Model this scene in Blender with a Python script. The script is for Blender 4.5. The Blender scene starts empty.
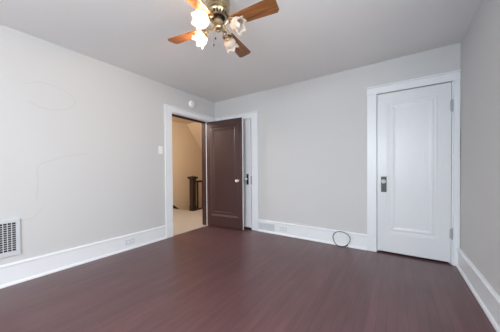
import bpy, bmesh, math, random
from mathutils import Vector, Matrix
random.seed(7)
PI = math.pi
S = bpy.context.scene
C = S.collection

# ------------------------------------------------------------------ camera
cd = bpy.data.cameras.new('camera')
cam = bpy.data.objects.new('camera', cd); C.objects.link(cam)
yaw, pitch, roll = .5978, -.0122, -.0074
fw = Vector((-math.sin(yaw)*math.cos(pitch), math.cos(yaw)*math.cos(pitch), math.sin(pitch)))
r0 = Vector((math.cos(yaw), math.sin(yaw), 0)); u0 = r0.cross(fw)
rt = r0*math.cos(roll) + u0*math.sin(roll); up = rt.cross(fw)
m = Matrix((rt, up, -fw)).transposed().to_4x4()
m.translation = Vector((3.0297, -3.2653, 1.0692))
cam.matrix_world = m
cd.sensor_width = 36; cd.lens = 217.16/500*36
cd.shift_x = 1.7478/500; cd.shift_y = 6.9484/500
cd.clip_start = .02
S.camera = cam

# ------------------------------------------------------------------ world, lights, exposure
S.view_settings.view_transform = 'Standard'
S.view_settings.look = 'None'
S.view_settings.gamma = 1
S.view_settings.use_curve_mapping = False
S.view_settings.exposure = 0.06
w = bpy.data.worlds.new('daylight'); S.world = w; w.use_nodes = True
w.node_tree.nodes['Background'].inputs[0].default_value = (.62, .78, 1, 1)
w.node_tree.nodes['Background'].inputs[1].default_value = .2

def area(name, loc, direction, sx, sy, power, col):
    l = bpy.data.lights.new(name, 'AREA'); l.shape = 'RECTANGLE'; l.size = sx; l.size_y = sy
    l.energy = power; l.color = col
    o = bpy.data.objects.new(name, l); C.objects.link(o); o.location = loc
    o.rotation_euler = Vector(direction).to_track_quat('-Z', 'Y').to_euler()
    return o
area('window_daylight_right', (3.60, -2.75, 1.5), (-1, 0, -.15), 1.2, 1.2, 38, (.98, .97, .96))
area('window_daylight_rear', (2.3, -5.36, 1.5), (0, 1, -.6), 1.6, 1.2, 145, (.80, .90, 1))
hl = bpy.data.lights.new('hall_lamp', 'POINT'); hl.energy = 56; hl.color = (1, .96, .92); hl.shadow_soft_size = .12
ho = bpy.data.objects.new('hall_lamp', hl); C.objects.link(ho); ho.location = (-.9, -.9, 2.2)

# ------------------------------------------------------------------ materials
def mat(name, col, rough=.6, metal=0, noise=0, scale=8, bump=0, bscale=60, spec=.5, extra=None):
    m = bpy.data.materials.new(name); m.use_nodes = True
    nt = m.node_tree; b = nt.nodes['Principled BSDF']
    b.inputs['Base Color'].default_value = (*col, 1)
    b.inputs['Roughness'].default_value = rough; b.inputs['Metallic'].default_value = metal
    b.inputs['Specular IOR Level'].default_value = spec
    tc = nt.nodes.new('ShaderNodeTexCoord')
    if noise:
        n = nt.nodes.new('ShaderNodeTexNoise'); n.inputs['Scale'].default_value = scale; n.inputs['Detail'].default_value = 4
        nt.links.new(tc.outputs['Object'], n.inputs['Vector'])
        mx = nt.nodes.new('ShaderNodeMix'); mx.data_type = 'RGBA'
        mx.inputs[6].default_value = (*[c*(1-noise) for c in col], 1); mx.inputs[7].default_value = (*[min(1, c*(1+noise)) for c in col], 1)
        nt.links.new(n.outputs['Fac'], mx.inputs[0]); nt.links.new(mx.outputs[2], b.inputs['Base Color'])
    if bump:
        n2 = nt.nodes.new('ShaderNodeTexNoise'); n2.inputs['Scale'].default_value = bscale; n2.inputs['Detail'].default_value = 3
        nt.links.new(tc.outputs['Object'], n2.inputs['Vector'])
        bp = nt.nodes.new('ShaderNodeBump'); bp.inputs['Strength'].default_value = bump; bp.inputs['Distance'].default_value = .01
        nt.links.new(n2.outputs['Fac'], bp.inputs['Height']); nt.links.new(bp.outputs['Normal'], b.inputs['Normal'])
    return m

M_wall = mat('grey_wall_paint', (.597, .597, .594), .7, noise=.015, scale=1.2, bump=.03, bscale=7, spec=.3)
M_ceil = mat('ceiling_paint', (.80, .80, .795), .8, noise=.015, scale=1.5, bump=.06, bscale=9, spec=.2)
M_trim = mat('white_trim_paint', (.80, .82, .84), .35, noise=.01, scale=5, bump=.02, bscale=30)
M_door = mat('white_door_paint', (.755, .768, .782), .32, noise=.01, scale=4, bump=.02, bscale=25)
M_brown = mat('dark_brown_gloss_paint', (.055, .024, .023), .35, noise=.06, scale=5, bump=.02, bscale=30)
M_jamb = mat('dark_brown_matt_paint', (.055, .024, .023), .65, spec=.2)
M_hall = mat('tan_wall_paint', (.71, .56, .40), .75, noise=.02, scale=2, bump=.05, bscale=10, spec=.2)
M_hallc = mat('hall_ceiling_paint', (.76, .61, .44), .8, noise=.02, scale=2)
M_carpet = mat('beige_carpet', (.47, .43, .395), .95, noise=.12, scale=160, bump=.5, bscale=260, spec=.1)
M_darkwood = mat('dark_stained_wood', (.026, .012, .010), .4, noise=.15, scale=20)
M_brass = mat('antique_brass', (.50, .41, .26), .28, metal=1, noise=.15, scale=25)
M_brassdk = mat('dark_bronze', (.06, .045, .03), .45, metal=.6)
M_steel = mat('worn_steel', (.085, .09, .085), .5, metal=.25, noise=.2, scale=60)
M_chrome = mat('pale_painted_metal', (.46, .48, .50), .35, metal=.4, noise=.05, scale=40)
M_black = mat('dark_void', (.012, .012, .014), .7)  # near-black colour stands in for the shade inside openings and recesses
M_iron = mat('black_iron', (.03, .03, .032), .45, metal=.5)
M_plastic = mat('white_plastic', (.86, .86, .85), .35)
M_plate = mat('pale_grey_plate', (.66, .70, .73), .4)
M_grille = mat('grey_white_metal', (.60, .63, .65), .4, metal=.1)
M_cable = mat('black_cable_rubber', (.018, .02, .022), .45)
M_knob = mat('cloudy_glass', (.58, .60, .58), .12)
M_porc = mat('white_porcelain', (.80, .78, .74), .12)
M_seam = mat('plaster_seam_paint', (.565, .562, .556), .7, noise=.03, scale=6, spec=.3)

def floor_mat():
    m = bpy.data.materials.new('dark_plank_floor'); m.use_nodes = True; nt = m.node_tree; b = nt.nodes['Principled BSDF']
    L = nt.links.new
    tc = nt.nodes.new('ShaderNodeTexCoord'); mp = nt.nodes.new('ShaderNodeMapping'); mp.inputs['Rotation'].default_value = (0, 0, PI/2)
    L(tc.outputs['Object'], mp.inputs['Vector'])
    br = nt.nodes.new('ShaderNodeTexBrick'); L(mp.outputs[0], br.inputs['Vector'])
    br.inputs['Scale'].default_value = 1; br.inputs['Brick Width'].default_value = 1.3; br.inputs['Row Height'].default_value = .062
    br.inputs['Mortar Size'].default_value = .0011; br.inputs['Mortar Smooth'].default_value = .3; br.offset = .37
    br.inputs['Color1'].default_value = (.140, .068, .070, 1); br.inputs['Color2'].default_value = (.114, .056, .060, 1)
    br.inputs['Mortar'].default_value = (.045, .020, .022, 1)
    st = nt.nodes.new('ShaderNodeMapping'); st.inputs['Scale'].default_value = (20, 2.4, 1); L(tc.outputs['Object'], st.inputs['Vector'])
    ns = nt.nodes.new('ShaderNodeTexNoise'); ns.inputs['Scale'].default_value = 1; ns.inputs['Detail'].default_value = 5; L(st.outputs[0], ns.inputs['Vector'])
    mx = nt.nodes.new('ShaderNodeMix'); mx.data_type = 'RGBA'; mx.blend_type = 'MULTIPLY'; mx.inputs[0].default_value = .4
    cr = nt.nodes.new('ShaderNodeValToRGB'); cr.color_ramp.elements[0].position = .35; cr.color_ramp.elements[0].color = (.55, .52, .52, 1)
    cr.color_ramp.elements[1].position = .65; cr.color_ramp.elements[1].color = (1, 1, 1, 1)
    L(ns.outputs['Fac'], cr.inputs[0]); L(br.outputs['Color'], mx.inputs[6]); L(cr.outputs[0], mx.inputs[7]); L(mx.outputs[2], b.inputs['Base Color'])
    # uneven gloss of the worn finish
    n3 = nt.nodes.new('ShaderNodeTexNoise'); n3.inputs['Scale'].default_value = 2.2; n3.inputs['Detail'].default_value = 3; L(tc.outputs['Object'], n3.inputs['Vector'])
    mr = nt.nodes.new('ShaderNodeMapRange'); mr.inputs['To Min'].default_value = .25; mr.inputs['To Max'].default_value = .40
    L(n3.outputs['Fac'], mr.inputs['Value']); L(mr.outputs[0], b.inputs['Roughness'])
    bp = nt.nodes.new('ShaderNodeBump'); bp.inputs['Strength'].default_value = .15; bp.inputs['Distance'].default_value = .002
    ad = nt.nodes.new('ShaderNodeMath'); ad.operation = 'SUBTRACT'; L(ns.outputs['Fac'], ad.inputs[0]); L(br.outputs['Fac'], ad.inputs[1])
    L(ad.outputs[0], bp.inputs['Height']); L(bp.outputs[0], b.inputs['Normal'])
    return m
M_floor = floor_mat()

def wood_mat():
    m = bpy.data.materials.new('orange_brown_oak_veneer'); m.use_nodes = True; nt = m.node_tree; b = nt.nodes['Principled BSDF']
    L = nt.links.new
    tc = nt.nodes.new('ShaderNodeTexCoord'); mp = nt.nodes.new('ShaderNodeMapping'); mp.inputs['Scale'].default_value = (4, 60, 20)
    L(tc.outputs['Object'], mp.inputs['Vector'])
    ns = nt.nodes.new('ShaderNodeTexNoise'); ns.inputs['Scale'].default_value = 1; ns.inputs['Detail'].default_value = 6; L(mp.outputs[0], ns.inputs['Vector'])
    cr = nt.nodes.new('ShaderNodeValToRGB'); cr.color_ramp.elements[0].position = .3; cr.color_ramp.elements[0].color = (.095, .034, .011, 1)
    cr.color_ramp.elements[1].position = .7; cr.color_ramp.elements[1].color = (.33, .135, .046, 1)
    L(ns.outputs['Fac'], cr.inputs[0]); L(cr.outputs[0], b.inputs['Base Color']); b.inputs['Roughness'].default_value = .38
    return m
M_blade = wood_mat()

def shade_mat():
    m = bpy.data.materials.new('frosted_glass'); m.use_nodes = True; nt = m.node_tree; nt.nodes.clear(); L = nt.links.new
    o = nt.nodes.new('ShaderNodeOutputMaterial')
    tr = nt.nodes.new('ShaderNodeBsdfTranslucent'); tr.inputs[0].default_value = (.93, .88, .80, 1)
    tp = nt.nodes.new('ShaderNodeBsdfTransparent'); tp.inputs[0].default_value = (.95, .93, .90, 1)
    pr = nt.nodes.new('ShaderNodeBsdfPrincipled'); pr.inputs['Base Color'].default_value = (.82, .77, .71, 1); pr.inputs['Roughness'].default_value = .18
    a = nt.nodes.new('ShaderNodeMixShader'); a.inputs[0].default_value = .5; L(pr.outputs[0], a.inputs[1]); L(tr.outputs[0], a.inputs[2])
    c = nt.nodes.new('ShaderNodeMixShader'); c.inputs[0].default_value = .3; L(a.outputs[0], c.inputs[1]); L(tp.outputs[0], c.inputs[2])
    L(c.outputs[0], o.inputs[0])
    return m
M_shade = shade_mat()

def emit(name, col, s):
    m = bpy.data.materials.new(name); m.use_nodes = True; b = m.node_tree.nodes['Principled BSDF']
    b.inputs['Base Color'].default_value = (.9, .88, .84, 1)
    b.inputs['Emission Color'].default_value = (*col, 1); b.inputs['Emission Strength'].default_value = s
    return m
M_bulb_on = emit('lit_bulb_glass', (1, .68, .42), 800)
M_bulb_off = mat('unlit_bulb_glass', (.85, .83, .78), .25)

def glass_mat():
    m = bpy.data.materials.new('clear_glass'); m.use_nodes = True; b = m.node_tree.nodes['Principled BSDF']
    b.inputs['Base Color'].default_value = (.80, .84, .84, 1); b.inputs['Roughness'].default_value = .08
    b.inputs['Transmission Weight'].default_value = .6; b.inputs['IOR'].default_value = 1.5
    return m
M_glass = glass_mat()

# ------------------------------------------------------------------ helpers
def box(bm, x0, x1, y0, y1, z0, z1, bev=0, seg=1):
    t = bmesh.new(); v = [t.verts.new((x, y, z)) for x in (x0, x1) for y in (y0, y1) for z in (z0, z1)]
    for f in ((0,1,3,2),(4,6,7,5),(0,4,5,1),(2,3,7,6),(0,2,6,4),(1,5,7,3)): t.faces.new([v[i] for i in f])
    bmesh.ops.recalc_face_normals(t, faces=t.faces)
    if bev: bmesh.ops.bevel(t, geom=list(t.edges), offset=bev, segments=seg, affect='EDGES', profile=.6)
    me = bpy.data.meshes.new('t'); t.to_mesh(me); t.free(); bm.from_mesh(me); bpy.data.meshes.remove(me)
    return bm
def B(*a, **k): return box(bmesh.new(), *a, **k)
def lathe(bm, prof, seg=24, mtx=None, fn=None):
    """prof: list of (r, z); closed at ends where r == 0."""
    mtx = mtx or Matrix(); rings = []
    for r, z in prof:
        if r == 0: rings.append([bm.verts.new(mtx @ Vector((0, 0, z)))])
        else:
            ring = []
            for i in range(seg):
                a = 2*PI*i/seg; rr, zz = (fn(r, z, a) if fn else (r, z))
                ring.append(bm.verts.new(mtx @ Vector((rr*math.cos(a), rr*math.sin(a), zz))))
            rings.append(ring)
    for A, D in zip(rings, rings[1:]):
        for i in range(seg):
            j = (i+1) % seg
            if len(A) == 1 and len(D) == 1: continue
            if len(A) == 1: bm.faces.new((A[0], D[i], D[j]))
            elif len(D) == 1: bm.faces.new((A[i], D[0], A[j]))
            else: bm.faces.new((A[i], D[i], D[j], A[j]))
    return bm
def tube(bm, pts, rad, seg=8, closed=False, flat=None):
    pts = [Vector(p) for p in pts]; n = len(pts); rings = []; prev = None
    for i, p in enumerate(pts):
        a = pts[(i-1) % n] if (closed or i) else p; b = pts[(i+1) % n] if (closed or i < n-1) else p
        t = (b-a).normalized()
        if prev is None: s = t.orthogonal().normalized()
        else: s = (prev - t*prev.dot(t)).normalized()
        prev = s; q = t.cross(s); r = rad(i/(n-1)) if callable(rad) else rad
        rings.append([bm.verts.new(p + s*r*math.cos(2*PI*k/seg) + q*r*math.sin(2*PI*k/seg)) for k in range(seg)])
    pr = list(zip(rings, rings[1:])) + ([(rings[-1], rings[0])] if closed else [])
    for A, D in pr:
        for k in range(seg):
            bm.faces.new((A[k], A[(k+1) % seg], D[(k+1) % seg], D[k]))
    if not closed: bm.faces.new(rings[0][::-1]); bm.faces.new(rings[-1])
    return bm
def axis(p, d):
    return Matrix.Translation(Vector(p)) @ Vector(d).normalized().to_track_quat('Z', 'Y').to_matrix().to_4x4()
def obj(name, bm, m, parent=None, smooth=False, loc=None, fix=True):
    me = bpy.data.meshes.new(name)
    if fix: bmesh.ops.recalc_face_normals(bm, faces=bm.faces)
    bm.to_mesh(me); bm.free(); me.materials.append(m)
    if smooth:
        for p in me.polygons: p.use_smooth = True
        try: me.set_sharp_from_angle(angle=math.radians(40))
        except Exception: pass
    o = bpy.data.objects.new(name, me); C.objects.link(o)
    if parent: o.parent = parent
    if loc: o.location = loc
    return o
def tag(o, label=None, cat=None, group=None, kind=None):
    if label: o['label'] = label
    if cat: o['category'] = cat
    if group: o['group'] = group
    if kind: o['kind'] = kind
    return o
def empty(name, loc=(0,0,0), rz=0):
    o = bpy.data.objects.new(name, None); C.objects.link(o); o.location = loc; o.rotation_euler = (0, 0, rz); o.empty_display_size = .1
    return o
def struct(name, bm, m, label, cat, smooth=False):
    return tag(obj(name, bm, m, smooth=smooth), label, cat, kind='structure')

W, H, YR = 3.6076, 2.44, -5.4          # room width, height, rear wall
XH = -2.2                              # far wall of the hall

# ------------------------------------------------------------------ room shell
struct('floor', B(0, W+.12, YR-.12, .14, -.1, 0), M_floor, 'dark reddish brown painted plank floor of the room', 'floor')
struct('ceiling', B(-.12, W, YR, 0, H, H+.1), M_ceil, 'pale grey flat ceiling above the room', 'ceiling')
bm = bmesh.new()
box(bm, -.12, 0, YR, -1.045, 0, H); box(bm, -.12, 0, -1.045, -.185, 2.02, H); box(bm, -.12, 0, -.185, 0, 0, H)
wall_left = struct('wall_left', bm, M_wall, 'pale grey left wall with the open doorway and wall vent', 'wall')
bm = bmesh.new()
box(bm, -.12, .125, 0, .12, 0, H); box(bm, .125, .90, 0, .12, 2.01, H); box(bm, .90, 2.815, 0, .12, 0, H)
box(bm, 2.815, 3.56, 0, .12, 2.045, H); box(bm, 3.56, W+.12, 0, .12, 0, H)
struct('wall_back', bm, M_wall, 'pale grey back wall between the two closet doors', 'wall')
bm = bmesh.new()   # right wall with a window opening beside the viewer
y0, y1, z0, z1 = -3.35, -2.15, .9, 2.1
box(bm, W, W+.12, y1, 0, 0, H); box(bm, W, W+.12, YR, y0, 0, H); box(bm, W, W+.12, y0, y1, 0, z0); box(bm, W, W+.12, y0, y1, z1, H)
struct('wall_right', bm, M_wall, 'grey right wall beside the white panel door', 'wall')
bm = bmesh.new()
box(bm, -.12, 1.5, YR-.12, YR, 0, H); box(bm, 3.1, W+.12, YR-.12, YR, 0, H)
box(bm, 1.5, 3.1, YR-.12, YR, 0, .9); box(bm, 1.5, 3.1, YR-.12, YR, 2.1, H)
struct('wall_rear', bm, M_wall, 'grey rear wall with the wide window behind the viewer', 'wall')

def window(name, a0, a1, z0, z1, place, label):
    """frame with a double-hung sash, built along local x in a wall 0.12 thick (local y 0..0.12)"""
    r = empty(name); tag(r, label, 'window', kind='structure')
    bm = bmesh.new()
    for (p, q, s, t) in ((a0-.09, a0, z0-.09, z1+.09), (a1, a1+.09, z0-.09, z1+.09), (a0, a1, z1, z1+.09), (a0, a1, z0-.09, z0)):
        box(bm, p, q, -.022, 0, s, t, bev=.003)
    for (p, q, s, t) in ((a0, a0+.05, z0, z1), (a1-.05, a1, z0, z1), (a0+.05, a1-.05, z1-.05, z1), (a0+.05, a1-.05, z0, z0+.05), (a0+.05, a1-.05, (z0+z1)/2-.02, (z0+z1)/2+.02)):
        box(bm, p, q, .07, .11, s, t)
    f = obj('window_frame', bm, M_trim, r)
    obj('window_pane', B(a0+.05, a1-.05, .088, .092, z0+.05, z1-.05), M_glass, r)
    r.location = place[0]; r.rotation_euler = (0, 0, place[1])
window('window_1', 1.5, 3.1, .9, 2.1, ((4.6, YR, 0), PI), 'wide white sash window in the rear wall')
window('window_2', 2.15, 3.35, .9, 2.1, ((W, 0, 0), -PI/2), 'white sash window in the right wall')

# ------------------------------------------------------------------ hall beyond the open door
bm = bmesh.new()
box(bm, XH, -.0, -1.9, .62, -.1, .004); box(bm, -1.45, -.12, .62, 3.0, -.1, .004)
hf = struct('floor_hall', bm, M_carpet, 'beige carpet of the hall beyond the doorway', 'carpet')
struct('wall_stairwell', B(XH-.1, XH, -1.9, 3.2, -2.0, 2.6), M_hall, 'warm tan wall along the stairwell beyond the doorway', 'wall')
bm = bmesh.new()
box(bm, XH-.1, -.12, -2.0, -1.9, 0, 2.6)
box(bm, -.12, -.0, .12, 3.1, 0, 2.6)
box(bm, XH-.1, 0, 3.0, 3.1, -2.0, 2.6)
box(bm, -1.45, -1.35, .7, 3.0, -2.0, -.1)
struct('wall_hall', bm, M_hall, 'tan end walls of the hall around the corner', 'wall')
bm = bmesh.new()
box(bm, XH, -.12, -1.9, 1.105, 2.477, 2.577)
sl = -(2.477-1.771)/(1.703-1.105)
vs = []
for x in (XH, -.12):
    for (y, z) in ((1.105, 2.477), (3.0, 2.477+sl*1.895), (3.0, 2.577+sl*1.895), (1.105, 2.6)):
        vs.append(bm.verts.new((x, y, z)))
for f in ((0,1,2,3),(4,7,6,5),(0,4,5,1),(2,6,7,3),(0,3,7,4),(1,5,6,2)): bm.faces.new([vs[i] for i in f])
struct('ceiling_hall', bm, M_hallc, 'tan hall ceiling that slopes down over the stairs', 'ceiling')
bm = bmesh.new()
for k in range(8):
    box(bm, XH, -1.45, .62+.25*k, .62+.25*(k+1), -.19*(k+1)-.12, -.19*(k+1))
struct('floor_stair', bm, M_carpet, 'carpeted steps going down from the hall edge', 'stairs')
bm = bmesh.new()   # dark skirt board following the steps on the stairwell wall
pts = [(.56, .10), (.62, .10), (3.0, -1.72), (3.0, -1.95), (.62, -.15), (.56, 0.004)]
a = [bm.verts.new((XH, y, z)) for y, z in pts]; b = [bm.verts.new((XH+.02, y, z)) for y, z in pts]
bm.faces.new(a); bm.faces.new(b[::-1])
for i in range(len(pts)):
    j = (i+1) % len(pts); bm.faces.new((a[i], b[i], b[j], a[j]))
struct('trim_stair', bm, M_darkwood, 'dark stained skirt board running down beside the hall steps', 'skirt board')

# balustrade
bal = tag(empty('stair_balustrade', (-1.45, .68, .004)), 'dark stained newel post with handrail and balusters seen through the doorway', 'balustrade')
np_ = obj('newel_post', B(-.062, .062, -.062, .062, 0, .84, bev=.006), M_darkwood, bal)
bm = bmesh.new(); box(bm, -.068, .068, -.068, .068, 0, .14, bev=.004)
obj('post_base', bm, M_darkwood, np_)
bm = bmesh.new(); box(bm, -.085, .085, -.085, .085, .84, .865, bev=.004); box(bm, -.10, .10, -.10, .10, .865, .905, bev=.01, seg=2)
v = [bm.verts.new(p) for p in ((-.085,-.085,.905), (.085,-.085,.905), (.085,.085,.905), (-.085,.085,.905))]; t = bm.verts.new((0, 0, .935))
for i in range(4): bm.faces.new((v[i], v[(i+1) % 4], t))
bm.faces.new(v[::-1])
obj('post_cap', bm, M_darkwood, np_)
obj('handrail', B(-.035, .035, .06, 2.3, .745, .80, bev=.012, seg=2), M_darkwood, bal)
obj('base_rail', B(-.035, .035, .06, 2.3, 0, .035, bev=.004), M_darkwood, bal)
bmesh_b = B(-.018, .018, -.018, .018, .03, .75)
b0 = obj('baluster', bmesh_b, M_darkwood, bal, loc=(0, .165, 0))
for k in range(1, 11):
    c = b0.copy(); C.objects.link(c); c.parent = bal; c.location = (0, .165+.19*k, 0)

# ------------------------------------------------------------------ trim
def casing(name, x0, x1, ix0, ix1, top, label, plane, w_left=True, w_right=True, cap_over=(.012, .012)):
    """door casing built in a local frame: x along the wall, y out of the wall (negative = into room)"""
    r = empty(name); tag(r, label, 'door casing', kind='structure')
    for s, (a, b) in enumerate(((x0, ix0), (ix1, x1))):
        if b-a < .005: continue
        bm = bmesh.new(); box(bm, a, b, -.022, 0, .21, top, bev=.003)
        obj('casing_board', bm, M_trim, r)
        bm = bmesh.new(); box(bm, a-.003*(s == 0), b+.003*(s == 1)*(b < x1+1e-6 and cap_over[1] > 0), -.028, 0, 0, .21, bev=.003)
        obj('plinth_block', bm, M_trim, r)
    bm = bmesh.new(); box(bm, x0-.004, x1+.004*(cap_over[1] > 0), -.024, 0, top, top+.085, bev=.003)
    hb = obj('head_board', bm, M_trim, r)
    bm = bmesh.new(); box(bm, x0-cap_over[0], x1+cap_over[1], -.036, 0, top+.085, top+.102, bev=.004, seg=2)
    obj('head_cap', bm, M_trim, hb)
    if plane == 'left':
        r.rotation_euler = (0, 0, PI/2)
    return r
# left wall: local x -> world y, local -y -> world +x
casing('trim_1', -1.165, -.045, -1.035, -.190, 2.022, 'white casing around the open brown door on the left wall', 'left', cap_over=(.012, .010))
casing('trim_2', .02, 1.022, .135, .889, 2.005, 'white casing of the closet door behind the open brown door', 'back')
casing('trim_3', 2.713, W-.002, 2.823, 3.552, 2.035, 'white casing around the closed white panel door', 'back', cap_over=(.012, 0))

# jamb linings (inside faces of the openings)
def jamb(name, parts, m, label):
    bm = bmesh.new()
    for p in parts: box(bm, *p)
    return struct(name, bm, m, label, 'door jamb')
# open doorway: white on the room side edge, dark brown beyond the stop
jamb('trim_4', [(-.022, .0, -1.045, -1.035, 0, 2.022), (-.012, 0, -.247, -.185, 0, 2.022), (-.022, 0, -1.045, -.185, 2.010, 2.022)], M_trim, 'white room-side edge of the open doorway lining')
jamb('trim_5', [(-.122, -.022, -1.045, -1.032, 0.005, 2.022), (-.122, -.012, -.250, -.185, 0.005, 2.022), (-.13, -.022, -1.045, -.185, 2.000, 2.022)], M_jamb, 'dark brown lining of the open doorway beside the hall')
jamb('trim_6', [(.125, .135, 0, .12, 0, 2.01), (.889, .90, 0, .12, 0, 2.01), (.125, .90, 0, .12, 1.998, 2.01), (.135, .145, .045, .12, 0, 2.0), (.878, .889, .085, .12, 0, 2.0)], M_trim, 'white lining of the closet doorway behind the brown door')
jamb('trim_7', [(2.815, 2.823, 0, .12, 0, 2.045), (3.540, 3.56, 0, .12, 0, 2.045), (2.815, 3.56, 0, .12, 2.037, 2.045), (2.823, 2.84, .045, .12, 0, 2.04), (3.525, 3.54, .045, .12, 0, 2.04)], M_trim, 'white lining around the closed white panel door')
bm = bmesh.new(); box(bm, -.1, .95, .121, .16, -.1, 2.3)
obj_c = struct('wall_closet', bm, M_black, 'black sheet for the unlit closet space behind the narrow white door', 'wall')  # darkness of the closet put into a black sheet behind the door gaps
struct('wall_cupboard', B(2.7, 3.7, .121, .16, -.1, 2.3), M_black, 'black sheet for the unlit closet space behind the white panel door', 'wall')  # black sheet again, painting the shade seen through this door's gaps

# baseboards
def bb_profile(length):
    """profile in (depth, z), extruded along x; depth goes to -y"""
    p = [(0, 0), (.034, 0), (.034, .012), (.028, .022), (.018, .026), (.018, .178), (.025, .184), (.025, .194), (.016, .204), (0, .206)]
    bm = bmesh.new()
    a = [bm.verts.new((0, -d, z)) for d, z in p]; b = [bm.verts.new((length, -d, z)) for d, z in p]
    bm.faces.new(a); bm.faces.new(b[::-1])
    for i in range(len(p)):
        j = (i+1) % len(p); bm.faces.new((a[i], b[i], b[j], a[j]))
    return bm
o = struct('baseboard_left', bb_profile(-1.168-YR), M_trim, 'tall white baseboard along the left wall', 'baseboard'); o.location = (0, YR, 0); o.rotation_euler = (0, 0, PI/2)
o = struct('baseboard_back', bb_profile(2.710-1.025), M_trim, 'tall white baseboard along the back wall', 'baseboard'); o.location = (1.025, 0, 0)
o = struct('baseboard_right', bb_profile(-.03-YR), M_trim, 'tall white baseboard along the right wall', 'baseboard'); o.location = (W, -.03, 0); o.rotation_euler = (0, 0, -PI/2)
o = struct('baseboard_rear', bb_profile(W-.08), M_trim, 'tall white baseboard along the rear wall', 'baseboard'); o.location = (W-.04, YR, 0); o.rotation_euler = (0, 0, PI)

# ------------------------------------------------------------------ doors
def door(name, w, h, t, panel, m, label, deep=1):
    """leaf along local x 0..w, front face at y=0 (facing -y), z 0..h"""
    px0, px1, pz0, pz1 = panel
    bm = bmesh.new()
    for (a, b, c, d) in ((0, px0, 0, h), (px1, w, 0, h), (px0, px1, 0, pz0), (px0, px1, pz1, h)):
        box(bm, a, b, 0, t, c, d)
    r = obj(name, bm, m); tag(r, label, 'door', kind='structure')
    prof = [(0, 0), (.006, .006), (.018, .004), (.026, .011), (.044, .012), (.049, .006), (.066, .007), (.080, .014), (.096, .016)]
    bm = bmesh.new()
    for sgn in (1, -1):
        rings = []
        for ins, dep in prof:
            dep = dep*deep; y = dep if sgn == 1 else t-dep
            rings.append([bm.verts.new((x, y, z)) for x, z in ((px0+ins, pz0+ins), (px1-ins, pz0+ins), (px1-ins, pz1-ins), (px0+ins, pz1-ins))])
        for A, D in zip(rings, rings[1:]):
            for i in range(4):
                j = (i+1) % 4; bm.faces.new((A[i], A[j], D[j], D[i]))
        bm.faces.new(rings[-1])
    obj('door_panel', bm, m, r)
    return r
def knob(parent, x, z, out, m, r=.028, name='door_knob', label=None, y0=0):
    """knob on the front (y<0) face"""
    bm = bmesh.new()
    prof = [(0, -.004), (.017, -.004), (.015, .004), (.009, .010), (.008, out-.03), (.014, out-.026), (r*.85, out-.018), (r, out-.004), (r*.95, out+.008), (r*.65, out+.016), (0, out+.018)]
    lathe(bm, prof, 24, axis((x, y0, z), (0, -1, 0)))
    o = obj(name, bm, m, parent, smooth=True)
    if label: o['label'] = label
    return o
def escutcheon(parent, x, z0, z1, w, m, y=0):
    bm = bmesh.new(); box(bm, x-w/2, x+w/2, y-.005, y+.001, z0, z1, bev=.0015)
    box(bm, x-w/2+.008, x+w/2-.008, y-.007, y-.004, z0+.008, z1-.008, bev=.001)
    e = obj('escutcheon', bm, m, parent)
    bm = bmesh.new(); lathe(bm, [(0, -.001), (.006, -.001), (.006, .0015), (0, .0015)], 12, axis((x, y-.007, z0+.055), (0, -1, 0)))
    box(bm, x-.0025, x+.0025, y-.0085, y-.006, z0+.028, z0+.054)
    obj('keyhole', bm, M_black, e)
    return e
def hinge(parent, x, y, z0, z1, m):
    bm = bmesh.new(); zz = z0+.012; n = 5; s = (z1-z0-.024)/n
    for k in range(n): lathe(bm, [(0, zz+k*s+.0008), (.0075, zz+k*s+.0008), (.0075, zz+(k+1)*s-.0008), (0, zz+(k+1)*s-.0008)], 12, Matrix.Translation((x, y, 0)))
    for q, e in ((z0+.012, -1), (z1-.012, 1)):
        lathe(bm, [(0, q), (.005, q), (.0085, q+.006*e), (.004, q+.012*e), (0, q+.013*e)], 12, Matrix.Translation((x, y, 0)))
    box(bm, x-.017, x+.017, y+.003, y+.005, z0+.015, z1-.015)
    return obj('hinge', bm, m, parent, smooth=True)

# brown door, swung open in front of the back wall
wL = .798
d1 = door('door_1', wL, 1.985, .036, (.090, wL-.090, .205, 1.885), M_brown, 'open dark brown panel door swung back from the hall doorway', .8)
d1.location = (.003, -.242, .014); d1.rotation_euler = (0, 0, math.atan2(.072, .795))
# the edges of this leaf and its other side are painted white
bm = bmesh.new(); box(bm, wL, wL+.0015, 0, .036, 0, 1.985); box(bm, -.0015, 0, 0, .036, 0, 1.985)
obj('door_edge', bm, M_trim, d1)['label'] = 'white painted edge'
obj('rose_plate', lathe(bmesh.new(), [(0, -.001), (.024, -.001), (.024, .003), (.018, .006), (0, .006)], 20, axis((.700, 0, .868), (0, -1, 0))), M_brass, d1, smooth=True)
knob(d1, .700, .868, .045, M_porc, r=.027, label='small white knob')
for z in (.25, 1.62): hinge(d1, -.006, .042, z, z+.1, M_chrome)

# closet door behind it
d2 = door('door_2', .733, 1.955, .035, (.105, .625, .24, 1.87), M_door, 'closed narrow white closet door partly hidden behind the brown door')
d2.location = (.142, -.018, .036)
escutcheon(d2, .662, .775, .965, .045, M_iron)['label'] = 'dark iron lock plate'
knob(d2, .658, .875, .055, M_knob, r=.026, label='pale glass knob')
bm = bmesh.new(); box(bm, .7335, .738, -.004, .02, .78, .93); obj('latch_plate', bm, M_iron, d2)

# closed white door on the right
d3 = door('door_3', .708, 2.008, .036, (.105, .603, .235, 1.90), M_door, 'closed white single-panel door near the right wall', .5)
d3.location = (2.828, .003, .022)
escutcheon(d3, .072, .757, .954, .060, M_steel)['label'] = 'grey metal lock plate'
knob(d3, .072, .893, .058, M_knob, r=.028, label='pale glass knob')
for a, b in ((1.675, 1.818), (.258, .389)): hinge(d3, .7135, -.010, a, b, M_chrome)

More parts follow.
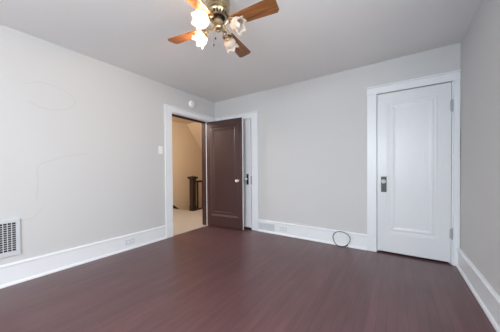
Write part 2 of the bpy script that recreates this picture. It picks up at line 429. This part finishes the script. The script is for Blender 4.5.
# ------------------------------------------------------------------ wall fittings
# wall vent low on the left wall (local: x along wall -> world y, y -> depth)
vent = tag(empty('wall_vent', (0, -3.17, .272), PI/2), 'white metal wall vent with dark grille low on the left wall', 'vent')
vw, vh = .395, .348
bm = bmesh.new()
for a, b, c, d in ((0, vw, vh-.033, vh), (0, vw, 0, .045), (0, .03, .045, vh-.033), (vw-.03, vw, .045, vh-.033)):
    box(bm, a, b, -.014, -.0005, c, d, bev=.002)
obj('vent_frame', bm, M_grille, vent)
obj('vent_backing', B(.03, vw-.03, -.003, -.001, .045, vh-.033), M_black, vent)  # flat black plate paints the dark of the duct cavity; wall has no hole
bm = bmesh.new()
n = 12
for k in range(1, n): x = .03+(vw-.06)*k/n; box(bm, x-.0030, x+.0030, -.013, -.009, .045, vh-.033)
obj('vertical_bars', bm, M_grille, vent)
bm = bmesh.new(); n = 13
for k in range(1, n): z = .045+(vh-.078)*k/n; box(bm, .03, vw-.03, -.011, -.006, z-.0026, z+.0026)
obj('vent_louvres', bm, M_grille, vent)

sd = tag(empty('smoke_detector', (0, -.603, 2.256)), 'round white smoke detector on the wall above the open doorway', 'smoke detector')
lathe_bm = lathe(bmesh.new(), [(0, 0), (.066, 0), (.066, .010), (.060, .013), (.058, .022), (.048, .032), (.03, .036), (0, .037)], 32, axis((0, 0, 0), (1, 0, 0)))
obj('detector_body', lathe_bm, M_plastic, sd, smooth=True)
obj('test_button', lathe(bmesh.new(), [(0, .034), (.012, .034), (.011, .040), (0, .041)], 16, axis((0, .004, -.004), (1, 0, 0))), M_plate, sd, smooth=True)

sw = tag(empty('light_switch', (0, -1.235, 1.395)), 'white light switch plate left of the open doorway', 'light switch')
obj('switch_plate', B(0, .007, -.036, .036, -.06, .06, bev=.002), M_plastic, sw)
bm = B(.005, .020, -.006, .006, -.004, .016, bev=.002); obj('toggle', bm, M_plastic, sw)

def outlet(loc, rz, label, w=.12, h=.07):
    r = tag(empty('wall_outlet', loc, rz), label, 'outlet')
    obj('outlet_plate', B(-w/2, w/2, -.006, 0, -h/2, h/2, bev=.0015), M_plate, r)
    for s in (-1, 1):
        rc = obj('receptacle', lathe(bmesh.new(), [(0, .004), (.016, .004), (.016, .0085), (0, .0085)], 20, axis((s*w*.21, 0, 0), (0, -1, 0))), M_plastic, r)
        bm = bmesh.new()
        for q in (-.006, .006): box(bm, s*w*.21-.004, s*w*.21+.004, -.0092, -.008, q-.001, q+.001)
        obj('slots', bm, M_black, rc)
outlet((.018, -1.73, .105), PI/2, 'small pale outlet plate in the left wall baseboard')
outlet((1.505, -.018, .102), 0, 'small pale outlet plate in the back baseboard beside the floor register', w=.13)
rg = tag(empty('baseboard_register', (1.19, -.018, .103)), 'pale grey louvred register set in the back baseboard', 'register')
bm = bmesh.new()
for a, b, c, d in ((-.16, .16, .043, .058), (-.16, .16, -.062, -.047), (-.16, -.146, -.047, .043), (.146, .16, -.047, .043), (-.006, .006, -.047, .043)):
    box(bm, a, b, -.009, 0, c, d, bev=.0015)
obj('register_frame', bm, M_plate, rg)
bm = bmesh.new()
for k in range(9): z = -.047+.09*(k+.5)/9; box(bm, -.146, .146, -.007, -.002, z-.0038, z+.0038)
obj('register_louvres', bm, M_plate, rg)
obj('register_backing', B(-.146, .146, -.002, 0, -.047, .043), mat('grey_metal_backing', (.22, .24, .26), .5), rg)

# cable coil leaning on the back baseboard
bm = bmesh.new(); pts = []
for k in range(75):
    a = -PI*.55 + 2*PI*1.12*k/74
    rr = .097 + .004*math.sin(3*a) + .004*k/74
    x = rr*1.12*math.cos(a); z = rr*math.sin(a)*1.0
    dpt = .0
    pts.append((x, -.036-(.112-z)*.16-.004*math.sin(a*2)-.006*(k/74), +.107+z))
tube(bm, pts, .0042, 8)
cb = obj('cable_coil', bm, M_cable, smooth=True, loc=(2.402, 0, 0)); tag(cb, 'thin black cable loop leaning against the back baseboard', 'cable')
bm = bmesh.new(); p = Vector(pts[-1]); tube(bm, [p, p+Vector((.012, -.004, .006)), p+Vector((.022, -.006, .012))], .0065, 8)
obj('cable_plug', bm, M_cable, cb, smooth=True)

# ------------------------------------------------------------------ repaired plaster seams on the left wall
def seam(pts, wdt):
    bm = bmesh.new(); P = [Vector((0, y, z)) for y, z in pts]; n = len(P); L_, R_, T_ = [], [], []
    for i, p in enumerate(P):
        t = (P[min(i+1, n-1)]-P[max(i-1, 0)]).normalized(); s = Vector((0, -t.z, t.y))*wdt*(.7+.5*random.random())
        L_.append(bm.verts.new(p+s+Vector((-.0005, 0, 0)))); R_.append(bm.verts.new(p-s+Vector((-.0005, 0, 0)))); T_.append(bm.verts.new(p+Vector((.0010, 0, 0))))
    for i in range(n-1):
        bm.faces.new((L_[i], T_[i], T_[i+1], L_[i+1])); bm.faces.new((T_[i], R_[i], R_[i+1], T_[i+1]))
    o = obj('plaster_seam', bm, M_seam, wall_left, smooth=True)
SEAMS = []
def px_left(x, y):   # photograph point measured on the left wall, turned once into wall coordinates
    d = rt*(x+1.7478-250)/217.16 - up*(y-6.9484-166)/217.16 + fw
    t = (0-3.0297)/d.x; q = Vector((3.0297, -3.2653, 1.0692)) + d*t
    return (q.y, q.z)
def smooth_path(p, n=6):
    out = []
    for i in range(len(p)-1):
        a, b, c, d = p[max(i-1, 0)], p[i], p[i+1], p[min(i+2, len(p)-1)]
        for k in range(n):
            t = k/n
            out.append(tuple(.5*((2*b[j])+(-a[j]+c[j])*t+(2*a[j]-5*b[j]+4*c[j]-d[j])*t*t+(-a[j]+3*b[j]-3*c[j]+d[j])*t**3) for j in (0, 1)))
    return out+[p[-1]]
seam(smooth_path([px_left(*q) for q in ((24, 84), (40, 82), (56, 87), (68, 93), (75, 101), (70, 108), (58, 110), (44, 108), (28, 101))]), .010)
seam(smooth_path([px_left(*q) for q in ((36, 200), (38, 185), (37, 170), (41, 164), (56, 159), (72, 155), (90, 154))]), .009)
seam(smooth_path([px_left(*q) for q in ((20, 220), (30, 219), (38, 213), (44, 206))]), .008)

# cracked caulk where the right casing meets the wall
bm = bmesh.new(); zs = [1.17, 1.20, 1.24, 1.27, 1.31, 1.34, 1.38, 1.42, 1.45, 1.48, 1.52]
w_ = [.001, .010, .004, .012, .008, .014, .007, .013, .005, .009, .001]
a = [bm.verts.new((W-.0012, -.0245-q-.002*(i % 2), z)) for i, (z, q) in enumerate(zip(zs, w_))]; b = [bm.verts.new((W-.0012, -.0235, z)) for z in zs]
for i in range(len(zs)-1): bm.faces.new((a[i], b[i], b[i+1], a[i+1]))
crack = obj('caulk_crack', bm, mat('old_grey_caulk', (.16, .16, .16), .8), bpy.data.objects['trim_3'])

# ------------------------------------------------------------------ ceiling fan
FX, FY, ZB = 1.874, -1.971, 2.205
fan = tag(empty('ceiling_fan', (FX, FY, H)), 'brass ceiling fan with four wooden blades and four tulip glass lights', 'ceiling fan')
def fz(z): return z-H
obj('canopy', lathe(bmesh.new(), [(0, fz(2.44)), (.070, fz(2.44)), (.074, fz(2.425)), (.062, fz(2.41)), (.045, fz(2.40)), (0, fz(2.40))], 32), M_brass, fan, smooth=True)
prof = [(0, 2.405), (.045, 2.405), (.075, 2.398), (.092, 2.385), (.094, 2.372), (.088, 2.366), (.090, 2.360), (.090, 2.338), (.085, 2.333), (.087, 2.328), (.088, 2.318), (.081, 2.310), (.060, 2.305), (0, 2.305)]
mh = obj('motor_housing', lathe(bmesh.new(), [(r, fz(z)) for r, z in prof], 40), M_brass, fan, smooth=True)
bm = lathe(bmesh.new(), [(0, fz(2.306)), (.082, fz(2.306)), (.086, fz(2.300)), (.085, fz(2.294)), (.062, fz(2.266)), (.056, fz(2.264)), (.054, fz(2.270)), (0, fz(2.270))], 40)
rot = obj('rotor_ring', bm, M_brass, fan, smooth=True)
bm = bmesh.new()
for k in range(20):
    a = 2*PI*k/20; t = Matrix.Rotation(a, 4, 'Z'); q = bmesh.new(); box(q, -.011, .011, -.0055, .0055, -.0012, .0012); q.transform(t @ Matrix.Translation((.0735, 0, fz(2.280))) @ Matrix.Rotation(-math.atan2(.028, .023), 4, 'Y'))
    me = bpy.data.meshes.new('q'); q.to_mesh(me); q.free(); bm.from_mesh(me); bpy.data.meshes.remove(me)
lathe(bm, [(0, fz(2.2695)), (.053, fz(2.2695)), (.053, fz(2.2685)), (0, fz(2.2685))], 24)
obj('ring_slots', bm, M_black, rot)
prof = [(0, 2.278), (.022, 2.278), (.022, 2.250), (.036, 2.244), (.038, 2.236), (.035, 2.228), (.035, 2.200), (.038, 2.195), (.038, 2.186), (.033, 2.176), (.024, 2.170), (.012, 2.166), (.010, 2.158), (0, 2.154)]
obj('switch_housing', lathe(bmesh.new(), [(r, fz(z)) for r, z in prof], 32), M_brass, fan, smooth=True)

# blades
def blade_mesh():
    bm = bmesh.new(); r0, r1 = .135, .487
    pts = [(r0, -.040), (r0+.012, -.047), (r1-.016, -.063), (r1, -.043), (r1, .043), (r1-.016, .063), (r0+.012, .047), (r0, .040)]
    a = [bm.verts.new((x, y, .003)) for x, y in pts]; b = [bm.verts.new((x, y, -.003)) for x, y in pts]
    bm.faces.new(a); bm.faces.new(b[::-1])
    for i in range(8):
        j = (i+1) % 8; bm.faces.new((a[i], b[i], b[j], a[j]))
    bmesh.ops.bevel(bm, geom=list(bm.edges), offset=.001, segments=1, affect='EDGES')
    return bm
def iron_mesh():
    bm = bmesh.new()
    # central arm from rotor, curving down, and two scrolls that spread to the blade
    up_ = .076
    tube(bm, [(.066, 0, up_), (.085, 0, up_-.006), (.104, 0, up_-.034), (.118, 0, .016), (.135, 0, .000), (.165, 0, -.008), (.200, 0, -.008)], lambda t: .0075-.002*t, 8)
    for s in (-1, 1):
        P = []
        for k in range(17):
            a = PI*.1 + 1.9*PI*k/16
            P.append((.138-.024*math.cos(a), s*(.024+.018*math.sin(a)*s*s), -.009))
        tube(bm, P, .0052, 6)
        tube(bm, [(.104, 0, .042), (.110, s*.018, .022), (.122, s*.032, .004), (.150, s*.036, -.008), (.178, s*.020, -.009), (.198, 0, -.009)], .0042, 6)
        lathe(bm, [(0, -.0125), (.0055, -.0115), (.006, -.008), (0, -.008)], 10, Matrix.Translation((.165, s*.030, 0)))
    lathe(bm, [(0, -.0155), (.0065, -.0145), (.007, -.010), (0, -.010)], 10, Matrix.Translation((.198, 0, 0)))
    return bm
blade0 = iron0 = None
for ang in (7, 98.5, 189, -82):
    rz = math.radians(ang)
    mt = Matrix.Rotation(rz, 4, 'Z') @ Matrix.Rotation(math.radians(-12), 4, 'X')
    if blade0 is None:
        bl = blade0 = obj('blade', blade_mesh(), M_blade, fan); ir = iron0 = obj('blade_iron', iron_mesh(), M_brass, bl, smooth=True)
    else:
        bl = blade0.copy(); C.objects.link(bl); bl.parent = fan; ir = iron0.copy(); C.objects.link(ir); ir.parent = bl
    bl.matrix_local = Matrix.Translation((0, 0, fz(ZB))) @ mt
    ir.matrix_local = Matrix.Rotation(math.radians(12), 4, 'X')

# light arms; local frame: x outward from the fan axis
TIL = math.radians(30)
sdir = Vector((math.cos(TIL), 0, -math.sin(TIL)))
neck = Vector((.128, 0, fz(2.182)))
def arm_mesh():
    bm = bmesh.new()
    P = smooth3([(.036, 0, fz(2.212)), (.060, 0, fz(2.196)), (.082, 0, fz(2.200)), (.100, 0, fz(2.216)), (.116, 0, fz(2.212)), tuple(neck - sdir*.016)])
    tube(bm, P, .0058, 8)
    Q = []
    for k in range(15):
        a = 2*PI*k/15; Q.append((.080+.011*math.cos(a), 0, fz(2.216)+.011*math.sin(a)))
    tube(bm, Q, .0028, 6, closed=True)
    return bm
def smooth3(p, n=5):
    out = []
    for i in range(len(p)-1):
        a, b, c, d = [Vector(q) for q in (p[max(i-1, 0)], p[i], p[i+1], p[min(i+2, len(p)-1)])]
        for k in range(n):
            t = k/n; out.append(.5*((2*b)+(c-a)*t+(2*a-5*b+4*c-d)*t*t+(3*b-a-3*c+d)*t**3))
    return out+[Vector(p[-1])]
def socket_mesh():
    return lathe(bmesh.new(), [(0, -.022), (.010, -.022), (.014, -.014), (.014, -.006), (.026, 0), (.029, .006), (.029, .014), (.024, .016), (0, .012)], 20, axis(neck, sdir))
def shade_mesh():
    prof = [(.021, .006), (.025, .014), (.037, .024), (.046, .038), (.049, .052), (.046, .066), (.043, .076), (.048, .086), (.057, .093)]
    def fn(r, z, a):
        k = max(0, (z-.045)/.048); return r*(1+.08*k*math.cos(6*a)), z+.009*k*k*math.cos(6*a)
    bm = lathe(bmesh.new(), prof, 48, axis(neck, sdir), fn)
    return bm
def bulb_mesh():
    return lathe(bmesh.new(), [(0, .012), (.010, .014), (.011, .026), (.016, .036), (.021, .050), (.021, .060), (.014, .072), (0, .077)], 20, axis(neck, sdir))
arm0 = None
for ang, lit in ((4, False), (97, False), (187, True), (-91, True)):
    if arm0 is None:
        ar = arm0 = obj('light_arm', arm_mesh(), M_brass, fan, smooth=True)
        kids = [obj('lamp_socket', socket_mesh(), M_brass, ar, smooth=True), obj('lamp_shade', shade_mesh(), M_shade, ar, smooth=True), obj('light_bulb', bulb_mesh(), M_bulb_off, ar, smooth=True)]
        md = kids[1].modifiers.new('glass', 'SOLIDIFY'); md.thickness = .0025
        bulb_on = kids[2].data.copy(); bulb_on.materials.clear(); bulb_on.materials.append(M_bulb_on)
    else:
        ar = arm0.copy(); C.objects.link(ar); ar.parent = fan
        for k in kids:
            c = k.copy(); C.objects.link(c); c.parent = ar
            if lit and c.name.startswith('light_bulb'):
                c.data = bulb_on; c['label'] = 'glowing warm bulb'
    ar.rotation_euler = (0, 0, math.radians(ang))
# pull chains
for (dx, dy, z1) in ((-.038, -.012, 2.062), (.006, -.040, 2.085)):
    bm = bmesh.new(); z = 2.185
    while z > z1+.012:
        lathe(bm, [(0, fz(z)+.0016), (.0016, fz(z)), (0, fz(z)-.0016)], 6, Matrix.Translation((dx, dy, 0))); z -= .0036
    pc = obj('pull_chain', bm, M_brass, fan)
    obj('chain_pull', lathe(bmesh.new(), [(0, fz(z1+.012)), (.004, fz(z1+.008)), (.0065, fz(z1)), (.004, fz(z1-.007)), (0, fz(z1-.009))], 12, Matrix.Translation((dx, dy, 0))), M_brassdk, pc, smooth=True)
